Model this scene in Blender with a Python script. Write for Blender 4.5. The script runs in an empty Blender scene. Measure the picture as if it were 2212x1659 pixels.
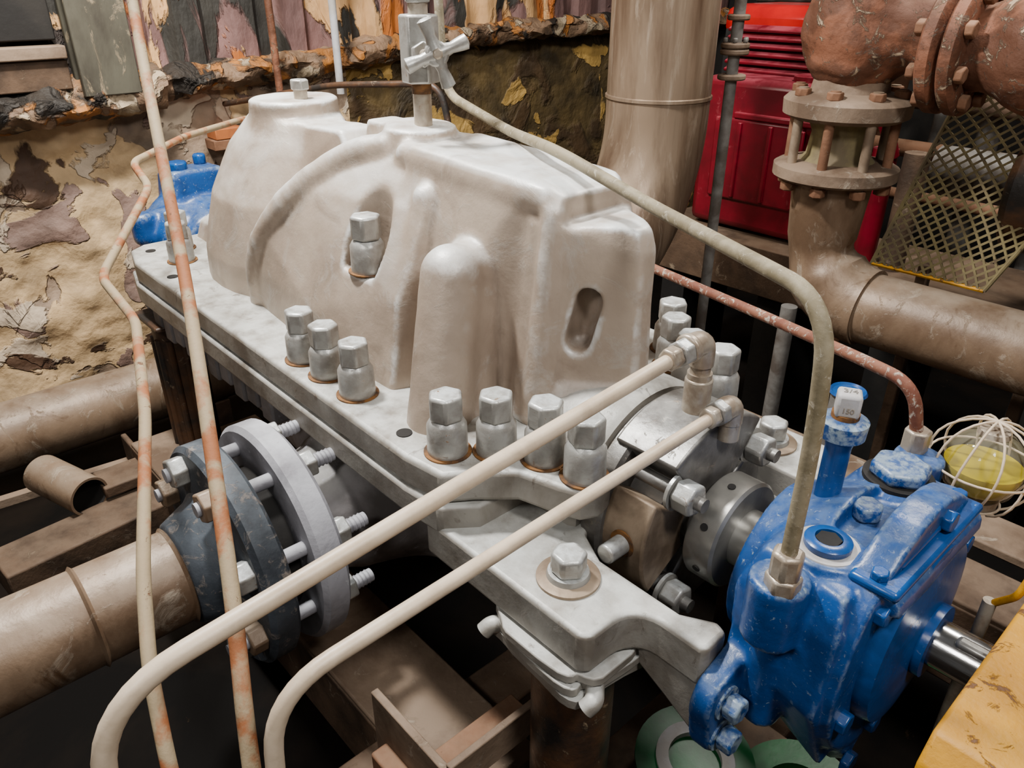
import bpy,bmesh,math,random,time
import numpy as np
from mathutils import Vector,Matrix,noise,Quaternion
random.seed(4)
K=0.1
COL=bpy.context.scene.collection
# ---------------------------------------------------------------- materials
def mat(name,c1,c2=None,c3=None,scale=12,rough=.7,metal=0,bump=.3,t2=(.42,.6),t3=(.62,.66),dust=None,damt=.6,s3=3.0,stretch=(1,1,1),bscale=40,spec=.4,crease=None,gr=(.47,.40),wear=None,wr=(.53,.60),c4=None,t4=(.6,.64),s4=.6,dz=(.45,.95)):
    m=bpy.data.materials.new(name);m.use_nodes=True
    N=m.node_tree.nodes;Lk=m.node_tree.links;b=N['Principled BSDF']
    b.inputs['Roughness'].default_value=rough;b.inputs['Metallic'].default_value=metal
    b.inputs['Specular IOR Level'].default_value=spec
    tc=N.new('ShaderNodeTexCoord');mp=N.new('ShaderNodeMapping');mp.inputs['Scale'].default_value=stretch
    Lk.new(tc.outputs['Object'],mp.inputs[0])
    def ns(s,d=8,dist=0.,r=.6):
        n=N.new('ShaderNodeTexNoise');n.inputs['Scale'].default_value=s;n.inputs['Detail'].default_value=d
        n.inputs['Distortion'].default_value=dist;n.inputs['Roughness'].default_value=r
        Lk.new(mp.outputs[0],n.inputs['Vector']);return n
    def rmp(src,a,z):
        r=N.new('ShaderNodeMapRange');r.inputs[1].default_value=a;r.inputs[2].default_value=z
        Lk.new(src,r.inputs[0]);return r.outputs[0]
    def mul(a,c):
        mu=N.new('ShaderNodeMath');mu.operation='MULTIPLY';Lk.new(a,mu.inputs[0])
        if isinstance(c,float): mu.inputs[1].default_value=c
        else: Lk.new(c,mu.inputs[1])
        return mu.outputs[0]
    def mix(f,a,c):
        x=N.new('ShaderNodeMix');x.data_type='RGBA';Lk.new(f,x.inputs[0])
        if isinstance(a,tuple): x.inputs[6].default_value=(*a,1)
        else: Lk.new(a,x.inputs[6])
        x.inputs[7].default_value=(*c,1);return x.outputs[2]
    cur=c1
    n1=ns(scale,8,.3)
    if c2: cur=mix(rmp(n1.outputs[0],*t2),cur,c2)
    g=N.new('ShaderNodeNewGeometry')
    if dust:
        sx=N.new('ShaderNodeSeparateXYZ');Lk.new(g.outputs['Normal'],sx.inputs[0])
        a=rmp(sx.outputs[2],*dz);nd=ns(scale*2.3,6);d2=rmp(nd.outputs[0],.3,.6)
        cur=mix(mul(mul(a,d2),float(damt)),cur,dust)
    n3=None
    if c3:
        n3=ns(scale*s3,10,.8,.7);cur=mix(rmp(n3.outputs[0],*t3),cur,c3)
    if c4:
        n4=ns(scale*s4,9,1.2,.65);cur=mix(rmp(n4.outputs[0],*t4),cur,c4)
    if crease:
        cur=mix(mul(rmp(g.outputs['Pointiness'],*gr),.8),cur,crease)  # darker tint in concave creases, where pointiness is low
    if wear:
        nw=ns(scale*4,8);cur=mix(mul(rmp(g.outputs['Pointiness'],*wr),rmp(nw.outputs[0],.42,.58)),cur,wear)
    if isinstance(cur,tuple): b.inputs['Base Color'].default_value=(*cur,1)
    else: Lk.new(cur,b.inputs['Base Color'])
    if bump:
        nb=ns(bscale,8);bp=N.new('ShaderNodeBump');bp.inputs['Strength'].default_value=bump;bp.inputs['Distance'].default_value=.004
        src=nb.outputs[0]
        if n3:
            ad=N.new('ShaderNodeMath');ad.operation='ADD';Lk.new(src,ad.inputs[0]);Lk.new(rmp(n3.outputs[0],*t3),ad.inputs[1]);src=ad.outputs[0]
        Lk.new(src,bp.inputs['Height']);Lk.new(bp.outputs[0],b.inputs['Normal'])
    return m
M={}
M['case']=mat('cast_silver_paint',(.43,.345,.27),(.27,.205,.155),(.47,.44,.40),scale=4.5,rough=.45,metal=.15,bump=.24,bscale=55,t2=(.36,.68),dust=(.72,.74,.72),damt=.95,dz=(.35,.9),t3=(.53,.8),crease=(.09,.06,.04),gr=(.492,.455),wear=(.72,.73,.71),wr=(.508,.54),spec=.5,c4=(.20,.145,.105),t4=(.58,.8),s4=1.6)  # pale tops and edges: dust and wear, plus ridge highlights painted into the colour
M['flange']=mat('flange_silver_paint',(.30,.28,.245),(.185,.16,.13),(.11,.075,.05),scale=9,rough=.48,metal=.15,bump=.35,dust=(.60,.61,.58),damt=.8,t3=(.60,.74))
M['lower']=mat('lower_case_paint',(.19,.175,.175),(.095,.085,.08),(.28,.275,.29),scale=7,rough=.65,dust=(.3,.3,.28))
M['nut']=mat('nut_silver',(.37,.36,.33),(.25,.23,.205),(.22,.115,.05),scale=25,rough=.36,metal=.4,bump=.3,dust=(.70,.74,.74),damt=.85,t3=(.62,.70))
M['ringrust']=mat('rust_ring',(.20,.085,.02),(.05,.025,.012),scale=40)
M['blue']=mat('blue_paint',(.004,.052,.21),(.003,.038,.155),(.24,.32,.39),scale=26,rough=.32,bump=.3,t3=(.60,.70),dust=(.22,.29,.35),damt=.25,spec=.5,s3=5,wear=(.26,.33,.38),wr=(.52,.58))
M['bluecl']=mat('blue_paint_clean',(.004,.058,.225),(.003,.043,.165),(.20,.26,.34),scale=24,rough=.27,bump=.15,t3=(.63,.74),spec=.5,s3=5)
M['gland']=mat('gland_steel',(.19,.18,.168),(.10,.09,.08),(.30,.24,.175),scale=14,rough=.4,metal=.5,bump=.25,t3=(.58,.72),dust=(.40,.40,.38),damt=.7)
M['glandbr']=mat('gland_brown',(.30,.225,.155),(.17,.12,.08),scale=14,rough=.5,metal=.3,bump=.2)
M['collar']=mat('collar_steel',(.38,.37,.34),(.27,.26,.24),scale=10,rough=.32,metal=.7,bump=.08)
M['chrome']=mat('shaft_steel',(.62,.62,.62),(.45,.44,.42),scale=30,rough=.18,metal=1,bump=.05,stretch=(1,1,8))
M['wtube']=mat('cream_tube',(.60,.48,.35),(.48,.375,.265),(.24,.17,.105),scale=18,rough=.4,bump=.15,t3=(.66,.76))
M['fit']=mat('fitting_nickel',(.43,.37,.295),(.29,.225,.165),(.17,.10,.05),scale=30,rough=.36,metal=.4,bump=.2,t3=(.62,.72))
M['rtube']=mat('rusty_tube',(.27,.205,.12),(.24,.08,.025),(.10,.04,.015),scale=14,rough=.75,bump=.4,t2=(.47,.57))
M['gtube']=mat('dusty_tube',(.25,.21,.135),(.16,.13,.075),(.44,.39,.30),scale=30,rough=.65,bump=.3,t3=(.56,.68))
M['ptube']=mat('speckled_tube',(.20,.08,.045),(.14,.045,.025),(.42,.35,.28),scale=30,rough=.75,bump=.3,t3=(.54,.62))
M['pipe']=mat('bare_pipe',(.215,.145,.092),(.12,.073,.043),(.35,.285,.215),scale=6,rough=.45,bump=.4,metal=.15,stretch=(1,1,.6),dust=(.35,.28,.21),t3=(.56,.7),c4=(.085,.045,.022),t4=(.58,.68),s4=1.3)
M['bigpipe']=mat('big_pipe',(.26,.19,.13),(.12,.078,.05),(.40,.32,.24),scale=5,rough=.34,metal=.4,bump=.12,stretch=(2.2,2.2,.3),t3=(.54,.75))
M['blackfl']=mat('black_flange_paint',(.02,.024,.03),(.045,.053,.064),(.26,.215,.18),scale=12,rough=.6,bump=.4,t3=(.55,.70),dust=(.11,.135,.16))
M['whitefl']=mat('white_flange_paint',(.31,.305,.33),(.17,.165,.18),(.45,.45,.47),scale=8,rough=.65,bump=.4,dust=(.52,.54,.57))
M['rust']=mat('rusty_brown',(.13,.058,.028),(.21,.10,.052),(.34,.25,.155),scale=9,rough=.8,bump=.6,t3=(.62,.70),dust=(.24,.155,.095),damt=.5)
M['rustpink']=mat('rusty_pink_paint',(.19,.072,.036),(.09,.033,.015),(.37,.265,.17),scale=10,rough=.7,bump=.9,t2=(.43,.53),t3=(.56,.62),dust=(.25,.15,.09),damt=.5,crease=(.05,.02,.01))
M['beam']=mat('dirty_beam',(.095,.056,.032),(.04,.023,.013),(.26,.19,.125),scale=7,rough=.75,bump=.6,t3=(.60,.72),dust=(.155,.105,.068),damt=.6)
M['plate']=mat('dusty_steel_plate',(.22,.155,.105),(.10,.063,.039),(.36,.29,.215),scale=6,rough=.7,bump=.5,t3=(.58,.7))
M['column']=mat('column_black_rust',(.02,.017,.015),(.085,.04,.019),(.25,.18,.11),scale=9,rough=.45,bump=.5,t3=(.60,.66))
M['floor']=mat('floor_grime',(.004,.0034,.003),(.010,.007,.005),(.07,.045,.025),scale=3,rough=.85,bump=.5,t3=(.66,.72),bscale=12,spec=.1)
M['red']=mat('red_enamel',(.16,.002,.012),(.10,.002,.008),(.30,.06,.07),scale=8,rough=.33,bump=.1,dust=(.40,.085,.11),damt=.6,t3=(.60,.8))
M['redb']=mat('red_bright',(.45,.004,.006),(.35,.004,.006),scale=6,rough=.22,bump=.05)
M['dark']=mat('dark_void',(.006,.005,.0045),(.013,.011,.009),scale=6,rough=.8)
M['yellow']=mat('yellow_paint',(.50,.23,.0),(.38,.165,.002),(.11,.045,.012),scale=9,rough=.5,bump=.5,t3=(.585,.63),dust=(.44,.24,.035),damt=.35,s3=3)
M['meshy']=mat('mesh_dirty_yellow',(.20,.16,.07),(.12,.09,.05),(.08,.05,.03),scale=12,rough=.8,bump=.2)
M['green']=mat('green_paint',(.004,.13,.035),(.004,.085,.022),(.05,.18,.09),scale=12,rough=.35,bump=.1,t3=(.7,.8))
M['greyst']=mat('grey_galv',(.18,.17,.155),(.09,.073,.06),scale=12,rough=.6,metal=.2)
M['cond']=mat('cond_white',(.45,.45,.47),(.35,.33,.31),scale=14,rough=.6)
def oilm():
    m=bpy.data.materials.new('yellow_oil');m.use_nodes=True;b=m.node_tree.nodes['Principled BSDF']
    b.inputs['Base Color'].default_value=(.46,.36,.0,1);b.inputs['Roughness'].default_value=.06;b.inputs['Transmission Weight'].default_value=.1;return m
def glassm():
    m=bpy.data.materials.new('dusty_glass');m.use_nodes=True;b=m.node_tree.nodes['Principled BSDF']
    b.inputs['Base Color'].default_value=(.40,.37,.28,1);b.inputs['Roughness'].default_value=.06;b.inputs['Alpha'].default_value=.22;return m
M['oil']=oilm();M['glass']=glassm()
def wallmat(name,layers,scale,bump=.8,stretch=(1,1,1)):
    m=bpy.data.materials.new(name);m.use_nodes=True;N=m.node_tree.nodes;Lk=m.node_tree.links;b=N['Principled BSDF'];b.inputs['Roughness'].default_value=.7
    tc=N.new('ShaderNodeTexCoord');mp=N.new('ShaderNodeMapping');mp.inputs['Scale'].default_value=stretch;Lk.new(tc.outputs['Object'],mp.inputs[0])
    cur=None;hsum=None
    for i,(c,th,w,sc) in enumerate(layers):
        n=N.new('ShaderNodeTexNoise');n.inputs['Scale'].default_value=scale*sc;n.inputs['Detail'].default_value=7;n.inputs['Distortion'].default_value=.7
        off=N.new('ShaderNodeVectorMath');off.operation='ADD';off.inputs[1].default_value=(i*7.3,i*3.1,i*5.7);Lk.new(mp.outputs[0],off.inputs[0]);Lk.new(off.outputs[0],n.inputs['Vector'])
        r=N.new('ShaderNodeMapRange');r.inputs[1].default_value=th;r.inputs[2].default_value=th+w;Lk.new(n.outputs[0],r.inputs[0])
        x=N.new('ShaderNodeMix');x.data_type='RGBA';Lk.new(r.outputs[0],x.inputs[0])
        if i==0:
            x.inputs[6].default_value=(*c,1);x.inputs[7].default_value=(*[k*.4 for k in c],1)
        else:
            Lk.new(cur,x.inputs[6]);x.inputs[7].default_value=(*c,1)
            if hsum is None: hsum=r.outputs[0]
            else:
                a=N.new('ShaderNodeMath');a.operation='ADD';Lk.new(hsum,a.inputs[0]);Lk.new(r.outputs[0],a.inputs[1]);hsum=a.outputs[0]
        cur=x.outputs[2]
    ns=N.new('ShaderNodeTexNoise');ns.inputs['Scale'].default_value=scale*3;ns.inputs['Detail'].default_value=9;Lk.new(mp.outputs[0],ns.inputs['Vector'])
    rr=N.new('ShaderNodeMapRange');rr.inputs[1].default_value=.35;rr.inputs[2].default_value=.7;rr.inputs[3].default_value=1.1;rr.inputs[4].default_value=.5;Lk.new(ns.outputs[0],rr.inputs[0])
    vm=N.new('ShaderNodeVectorMath');vm.operation='SCALE';Lk.new(cur,vm.inputs[0]);Lk.new(rr.outputs[0],vm.inputs['Scale']);cur=vm.outputs[0]
    nb=N.new('ShaderNodeTexNoise');nb.inputs['Scale'].default_value=scale*8;nb.inputs['Detail'].default_value=8;Lk.new(mp.outputs[0],nb.inputs['Vector'])
    a=N.new('ShaderNodeMath');a.operation='ADD';Lk.new(hsum,a.inputs[0]);Lk.new(nb.outputs[0],a.inputs[1])
    bp=N.new('ShaderNodeBump');bp.inputs['Strength'].default_value=bump;bp.inputs['Distance'].default_value=.012;Lk.new(a.outputs[0],bp.inputs['Height']);Lk.new(bp.outputs[0],b.inputs['Normal'])
    Lk.new(cur,b.inputs['Base Color']);return m
M['wall']=wallmat('peeling_wall',[((.32,.225,.15),.4,.3,2),((.60,.41,.215),.47,.015,.9),((.25,.16,.125),.57,.012,1.0),((.58,.46,.33),.60,.02,1.6),((.08,.04,.02),.63,.02,1.3)],3.2)
M['wallr']=wallmat('olive_wall',[((.12,.078,.026),.4,.3,2),((.065,.036,.013),.5,.1,1.5),((.46,.28,.07),.60,.012,1.1),((.02,.013,.006),.60,.1,1.4)],3.2)
M['ledge']=wallmat('ledge_rock',[((.23,.14,.08),.4,.3,3),((.40,.15,.025),.51,.05,2),((.44,.34,.22),.56,.04,2.5),((.015,.01,.006),.57,.04,1.6)],4,bump=1)
M['siding']=wallmat('siding_sheet',[((.19,.10,.09),.4,.4,2),((.02,.018,.014),.52,.02,.8),((.60,.34,.14),.54,.012,1.0),((.42,.12,.015),.58,.02,1.5),((.02,.013,.01),.60,.02,1.2)],3.2,stretch=(1,1,.5))
# ---------------------------------------------------------------- mesh helpers
def grp(name):
    e=bpy.data.objects.new(name,None);e.empty_display_size=.05;COL.objects.link(e);return e
def fin(name,me,m,g,smooth=True,bev=0,seg=2):
    o=bpy.data.objects.new(name,me);COL.objects.link(o)
    if isinstance(m,str): m=M[m]
    me.materials.clear();me.materials.append(m)
    if g: o.parent=g
    if bev:
        b=o.modifiers.new('b','BEVEL');b.width=bev*K;b.segments=seg;b.limit_method='ANGLE';b.angle_limit=math.radians(40)
    if smooth:
        me.polygons.foreach_set('use_smooth',[True]*len(me.polygons))
        try: me.set_sharp_from_angle(angle=math.radians(38))
        except Exception: pass
    return o
def bm2me(bm,name):
    bmesh.ops.recalc_face_normals(bm,faces=bm.faces)
    bmesh.ops.scale(bm,vec=(K,K,K),verts=bm.verts)
    me=bpy.data.meshes.new(name);bm.to_mesh(me);bm.free();return me
def frame(d):
    d=Vector(d).normalized();return d.to_track_quat('Z','Y').to_matrix().to_4x4()
def cyl(g,name,p0,p1,r,m,r2=None,n=32,bev=0,rot=0):
    p0=Vector(p0);p1=Vector(p1);L=(p1-p0).length
    bm=bmesh.new();bmesh.ops.create_cone(bm,cap_ends=True,segments=n,radius1=r,radius2=r if r2 is None else r2,depth=L)
    T=Matrix.Translation((p0+p1)/2)@frame(p1-p0)@Matrix.Rotation(rot,4,'Z')
    bmesh.ops.transform(bm,matrix=T,verts=bm.verts);return fin(name,bm2me(bm,name),m,g,True,bev)
def box(g,name,c,s,m,bev=.04,rot=None):
    bm=bmesh.new();bmesh.ops.create_cube(bm,size=1);T=Matrix.Translation(c)
    if rot is not None: T=T@rot
    T=T@Matrix.Diagonal((*s,1));bmesh.ops.transform(bm,matrix=T,verts=bm.verts);return fin(name,bm2me(bm,name),m,g,True,bev)
def prism(g,name,pts,a,b,m,axis='z',bev=.05,seg=2):
    bm=bmesh.new()
    def V(u,v,w):
        return {'z':(u,v,w),'x':(w,u,v),'y':(u,w,v)}[axis]
    lo=[bm.verts.new(V(u,v,a)) for u,v in pts];hi=[bm.verts.new(V(u,v,b)) for u,v in pts];n=len(pts)
    bm.faces.new(lo);bm.faces.new(hi)
    for i in range(n): bm.faces.new((lo[i],lo[(i+1)%n],hi[(i+1)%n],hi[i]))
    return fin(name,bm2me(bm,name),m,g,True,bev,seg)
def lathe(g,name,prof,o,d,m,n=40,bev=0):
    bm=bmesh.new();rings=[]
    T=Matrix.Translation(o)@frame(d)
    for r,h in prof:
        if r<1e-5: rings.append([bm.verts.new(T@Vector((0,0,h)))])
        else: rings.append([bm.verts.new(T@Vector((r*math.cos(2*math.pi*i/n),r*math.sin(2*math.pi*i/n),h))) for i in range(n)])
    for A,B in zip(rings,rings[1:]):
        for i in range(n):
            j=(i+1)%n
            if len(A)==1 and len(B)==1: continue
            if len(A)==1: bm.faces.new((A[0],B[i],B[j]))
            elif len(B)==1: bm.faces.new((A[i],A[j],B[0]))
            else: bm.faces.new((A[i],A[j],B[j],B[i]))
    return fin(name,bm2me(bm,name),m,g,True,bev)
def fillet(pts,rad,n=8):
    P=[Vector(p) for p in pts];out=[P[0]]
    for a,b,c in zip(P,P[1:],P[2:]):
        u=(a-b);v=(c-b);r=min(rad,u.length*.48,v.length*.48);u.normalize();v.normalize()
        s=b+u*r;e=b+v*r
        for i in range(n+1):
            t=i/n;out.append(s*(1-t)**2+b*2*t*(1-t)+e*t*t)
    out.append(P[-1]);return out
def tube(g,name,pts,r,m,fil=.5,n=20,cap=True):
    P=fillet(pts,fil) if fil else [Vector(p) for p in pts]
    Q=[P[0]]
    for p in P[1:]:
        if (p-Q[-1]).length>1e-4: Q.append(p)
    P=Q;bm=bmesh.new();rings=[];ref=None
    for i,p in enumerate(P):
        t=(P[min(i+1,len(P)-1)]-P[max(i-1,0)]).normalized()
        if ref is None:
            ref=t.orthogonal().normalized()
        ref=(ref-t*ref.dot(t)).normalized();bi=t.cross(ref)
        rr=r(i/(len(P)-1)) if callable(r) else r
        rings.append([bm.verts.new(p+(ref*math.cos(2*math.pi*k/n)+bi*math.sin(2*math.pi*k/n))*rr) for k in range(n)])
    for A,B in zip(rings,rings[1:]):
        for k in range(n): bm.faces.new((A[k],A[(k+1)%n],B[(k+1)%n],B[k]))
    if cap: bm.faces.new(rings[0]);bm.faces.new(rings[-1])
    return fin(name,bm2me(bm,name),m,g,True,0)
def sym(p): return p+[(x,-y,z) for x,y,z in p]
def disc(c,r,axis,h,n=28,r2=None):
    out=[];r2=r if r2 is None else r2
    for i in range(n):
        a=2*math.pi*i/n
        for s,rr in ((0,r),(h,r2)):
            u,v=rr*math.cos(a),rr*math.sin(a)
            out.append({'x':(c[0]+s,c[1]+u,c[2]+v),'y':(c[0]+u,c[1]+s,c[2]+v),'z':(c[0]+u,c[1]+v,c[2]+s)}[axis])
    return out
def ell(cx,cy,z,a,b,n=28):
    return [(cx+a*math.cos(2*math.pi*i/n),cy+b*math.sin(2*math.pi*i/n),z) for i in range(n)]
# --- cast-metal surfaces: smooth-blended solids polygonised on a grid (surface nets)
def cap(a,b,r,r2=None): return ('cap',a,b,r,r if r2 is None else r2)
def hull_planes(pts):
    b=bmesh.new();seen=set()
    for p in pts:
        k=(round(p[0],3),round(p[1],3),round(p[2],3))
        if k in seen: continue
        seen.add(k);b.verts.new(p)
    bmesh.ops.convex_hull(b,input=b.verts)
    gi=[v for v in b.verts if not v.link_faces];bmesh.ops.delete(b,geom=gi,context='VERTS')
    c=Vector((0,0,0))
    for v in b.verts: c+=v.co
    c/=len(b.verts);out=set()
    for f in b.faces:
        f.normal_update();n=f.normal
        if n.length<.5: continue
        d=n.dot(f.verts[0].co)
        if n.dot(c)>d: n=-n;d=-d
        out.add((round(n.x,3),round(n.y,3),round(n.z,3),round(d,3)))
    b.free();return out
def cast(g,name,hulls,m,vox=.07,k=.12,blur=1,cuts=(),amp=.02,ck=.05):
    lo=np.array([1e9]*3);hi=-lo
    for h in hulls:
        if h[0]=='cap': P=np.array([h[1],h[2]]);r=max(h[3:])
        else: P=np.array(h);r=0
        lo=np.minimum(lo,P.min(0)-r);hi=np.maximum(hi,P.max(0)+r)
    lo-=4*vox;hi+=4*vox
    axs=[np.arange(lo[i],hi[i]+vox,vox,dtype=np.float32) for i in range(3)]
    F=np.full([len(a) for a in axs],5.,dtype=np.float32)
    def sdf(h,pad=.6):
        if h[0]=='cap': P=np.array([h[1],h[2]]);r=max(h[3:])+pad
        else: P=np.array(h);r=pad
        a=P.min(0)-r;z=P.max(0)+r
        sl=tuple(slice(max(0,int((a[i]-lo[i])/vox)),min(len(axs[i]),int((z[i]-lo[i])/vox)+2)) for i in range(3))
        X=axs[0][sl[0]][:,None,None];Y=axs[1][sl[1]][None,:,None];Z=axs[2][sl[2]][None,None,:]
        if h[0]=='cap':
            A=np.array(h[1],dtype=np.float32);B=np.array(h[2],dtype=np.float32);D=B-A;L=float(D@D)+1e-9
            t=np.clip(((X-A[0])*D[0]+(Y-A[1])*D[1]+(Z-A[2])*D[2])/L,0,1)
            d=np.sqrt((X-A[0]-t*D[0])**2+(Y-A[1]-t*D[1])**2+(Z-A[2]-t*D[2])**2)-(h[3]+(h[4]-h[3])*t)
        else:
            d=None
            for nx,ny,nz_,c in hull_planes(h):
                e=(nx*X-c)+ny*Y+nz_*Z
                d=e.copy() if d is None else np.maximum(d,e,out=d)
        return sl,d
    for h in hulls:
        sl,d=sdf(h);f=F[sl];q=np.clip(.5+.5*(f-d)/k,0,1);F[sl]=f*(1-q)+d*q-k*q*(1-q)
    for h in cuts:
        sl,d=sdf(h,.3);f=F[sl];d=-d;q=np.clip(.5-.5*(f-d)/ck,0,1);F[sl]=f*(1-q)+d*q+ck*q*(1-q)
    for _ in range(blur):
        for ax in range(3):
            G_=F.copy();s0=[slice(None)]*3;s1=[slice(None)]*3;s2=[slice(None)]*3
            s0[ax]=slice(0,-2);s1[ax]=slice(1,-1);s2[ax]=slice(2,None)
            G_[tuple(s1)]=.25*F[tuple(s0)]+.5*F[tuple(s1)]+.25*F[tuple(s2)];F=G_
    S=F<0
    n=[s-1 for s in F.shape]
    def cn(A,i,j,l): return A[i:i+n[0],j:j+n[1],l:l+n[2]]
    cnt=sum(cn(S,i,j,l).astype(np.int8) for i in (0,1) for j in (0,1) for l in (0,1))
    act=(cnt>0)&(cnt<8);I,J,L_=np.nonzero(act);idx=-np.ones(n,dtype=np.int64);idx[I,J,L_]=np.arange(len(I))
    acc=np.zeros((len(I),3));w=np.zeros(len(I))
    for ax in range(3):
        for u in (0,1):
            for v in (0,1):
                o=[0,0,0];oo=[q for q in range(3) if q!=ax];o[oo[0]]=u;o[oo[1]]=v
                e=list(o);e[ax]=1
                fa=F[I+o[0],J+o[1],L_+o[2]];fb=F[I+e[0],J+e[1],L_+e[2]]
                c=(fa<0)!=(fb<0);t=np.where(c,fa/np.where(c,fa-fb,1),0)
                p=np.tile(np.array(o,dtype=float),(len(I),1));p[:,ax]=t
                acc+=p*c[:,None];w+=c
    V=(acc/w[:,None]+np.stack([I,J,L_],1))*vox+lo
    quads=[]
    for ax in range(3):
        b_=(ax+1)%3;c_=(ax+2)%3
        s0=[slice(1,-1)]*3;s1=[slice(1,-1)]*3;s0[ax]=slice(0,-1);s1[ax]=slice(1,None)
        a0=S[tuple(s0)];a1=S[tuple(s1)];ch=np.argwhere(a0!=a1);ins=a0[a0!=a1]
        off=np.array([1,1,1]);off[ax]=0;P=ch+off
        def cell(db,dc):
            q=P.copy();q[:,b_]+=db;q[:,c_]+=dc;return idx[q[:,0],q[:,1],q[:,2]]
        Q=np.stack([cell(-1,-1),cell(0,-1),cell(0,0),cell(-1,0)],1)
        Q[~ins]=Q[~ins][:,::-1];quads.append(Q)
    Q=np.concatenate(quads)
    nm=bpy.data.meshes.new(name);nm.from_pydata((V*K).tolist(),[],Q.tolist());nm.update()
    if amp:
        N=[v.normal.copy() for v in nm.vertices]
        for v,nn in zip(nm.vertices,N):
            c=v.co.copy();d=noise.noise(c*9)*amp*1.2+noise.noise(c*35)*amp*.35;v.co=c+nn*d*K
    o=fin(name,nm,m,g,False)
    nm.polygons.foreach_set('use_smooth',[True]*len(nm.polygons))
    return o
def hexhead(g,name,p,d,r,h,m,rot=0,bev=.03): 
    p=Vector(p);d=Vector(d).normalized();return cyl(g,name,p,p+d*h,r,m,n=6,bev=bev,rot=rot)
def capnut(g,i,x,y,z,s=1.0,tilt=0):
    rot=random.random()
    lathe(g,f'seat_ring_{i}',[(0,0),(.345*s,0),(.345*s,.02),(.0,.02)],(x,y,z+.005),(0,0,1),'ringrust')
    lathe(g,f'sleeve_nut_{i}',[(0,.01),(.29*s,.01),(.295*s,.06),(.285*s,.46),(.25*s,.52),(.22*s,.56),(0,.56)],(x,y,z),(0,0,1),'nut')
    hexhead(g,f'hex_cap_{i}',(x,y,z+.55*s),(0,0,1),.262*s,.39*s,'nut',rot,.045)
# ================================================================ PUMP
G=grp('split_case_pump')
H=[]
H.append(ell(-4.0,0,-.3,2.6,2.15)+ell(-4.0,0,.6,2.55,2.1)+ell(-3.95,0,1.8,2.3,1.8)+ell(-3.9,0,2.8,1.85,1.25)+ell(-3.75,0,3.4,1.3,.85))
H.append(disc((-3.75,0,3.0),.92,'z',.75))
H.append(sym([(-4,.5,3.3),(-1.2,.45,3.45),(-.5,.5,2.5),(-3,.8,2.3)]))
H.append(sym([(-2.9,1.85,-.3),(-2.9,1.95,.1),(-2.65,2.0,.9),(-2.0,1.9,1.7),(-1.1,1.5,2.6),(-.3,.85,3.25),(.3,.55,3.55),(2.0,.5,3.5),(2.3,1.1,2.7),(2.3,1.75,1.4),(2.5,2.1,0),(2.5,2.1,-.3),(0,2.2,-.3),(0,2.15,.7)]))
H.append(sym([(1.5,.75,3.58),(4.35,.75,3.46),(4.8,.62,3.36),(4.85,.62,2.0),(4.85,.7,.3),(4.85,.7,-.3),(1.5,1.7,-.3),(1.5,1.2,2),(3.5,.7,2.7)]))
arcp=fillet([(-2.62,1.88,.0),(-2.42,1.9,1.0),(-1.8,1.76,1.85),(-1.0,1.38,2.62),(-.2,.82,3.22),(.6,.6,3.42)],.9,4)
for s in (-1,1):
    H.append(cap((4.7,s*.68,3.1),(4.72,s*.98,.1),.17,.24))
    H.append(cap((4.4,s*.45,2.9),(4.4,s*.8,.1),.3,.3))
    H.append(cap((3.75,s*2.12,-.2),(3.42,s*1.5,2.1),.5,.46));H.append(cap((3.6,s*1.5,-.2),(3.3,s*1.05,2.05),.5,.46))
    H.append(cap((2.35,s*1.75,.0),(2.1,s*.95,2.9),.25,.2))
    for a,b in zip(arcp,arcp[1:]): H.append(cap((a[0],a[1]*s,a[2]),(b[0],b[1]*s,b[2]),.22))
    H.append(cap((1.2,s*.62,3.4),(4.5,s*.64,3.28),.19))
H.append(disc((.75,0,3.0),.62,'z',.74))
H.append(sym([(-.6,.35,3.2),(.8,.4,3.2),(-.5,.3,3.72),(.8,.4,3.72)]))
H.append(sym([(4.4,.8,2.95),(4.85,.74,2.95),(5.5,.3,3.05),(5.75,.15,3.0),(5.86,.15,2.7),(5.92,.15,.2),(4.9,.8,.2),(4.4,.8,.2)]))
H.append(sym([(4.4,1.3,.0),(6.0,1.05,.1),(6.15,.5,.45),(4.4,.7,.9),(5.9,.15,.75)]))
H.append(sym([(-8,1.2,-.4),(-8,.9,.4),(-8,.3,.7),(-5,.3,.8),(-5,1.0,.5),(-5,1.3,-.4)]))
cuts=[cap((1.15,s*1.5,2.0),(1.15,s*1.5,3.6),.46) for s in (-1,1)]+[disc((1.15,s*1.5,1.55),.46,'z',1.2) for s in (-1,1)]
for s in (-1,1):
    for dd in (-.1,.08,.22): cuts.append(cap((5.15-.52*dd,s*(.585-.85*dd),1.33),(5.26-.52*dd,s*(.5-.85*dd),1.95),.19))
cuts+=[disc((x,s*y,.02),.4,'z',1.6) for x,y in ((5.0,2.02),(5.61,1.66),(6.27,1.55)) for s in (-1,1)]
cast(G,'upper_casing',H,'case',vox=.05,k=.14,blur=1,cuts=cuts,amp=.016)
half=[(-8.2,-2.35),(-7.9,-2.75),(-6.9,-3.0),(4.2,-3.08),(4.95,-2.98),(5.2,-2.6),(5.6,-2.15),(6.2,-1.98),(6.5,-1.85),(6.63,-1.6),(6.55,-1.3),(6.2,-1.1),(6.0,-.6)]
outl=half+[(x,-y) for x,y in reversed(half)]
prism(G,'upper_flange',outl,-.5,0,'flange',bev=.08,seg=3)
half2=[(-8.3,-2.4),(-7.9,-2.82),(-6.9,-3.06),(4.2,-3.12),(4.95,-3.05),(5.3,-2.6),(5.3,-1)]
prism(G,'lower_flange',half2+[(x,-y) for x,y in reversed(half2)],-1.0,-.52,'flange',bev=.06)
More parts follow.
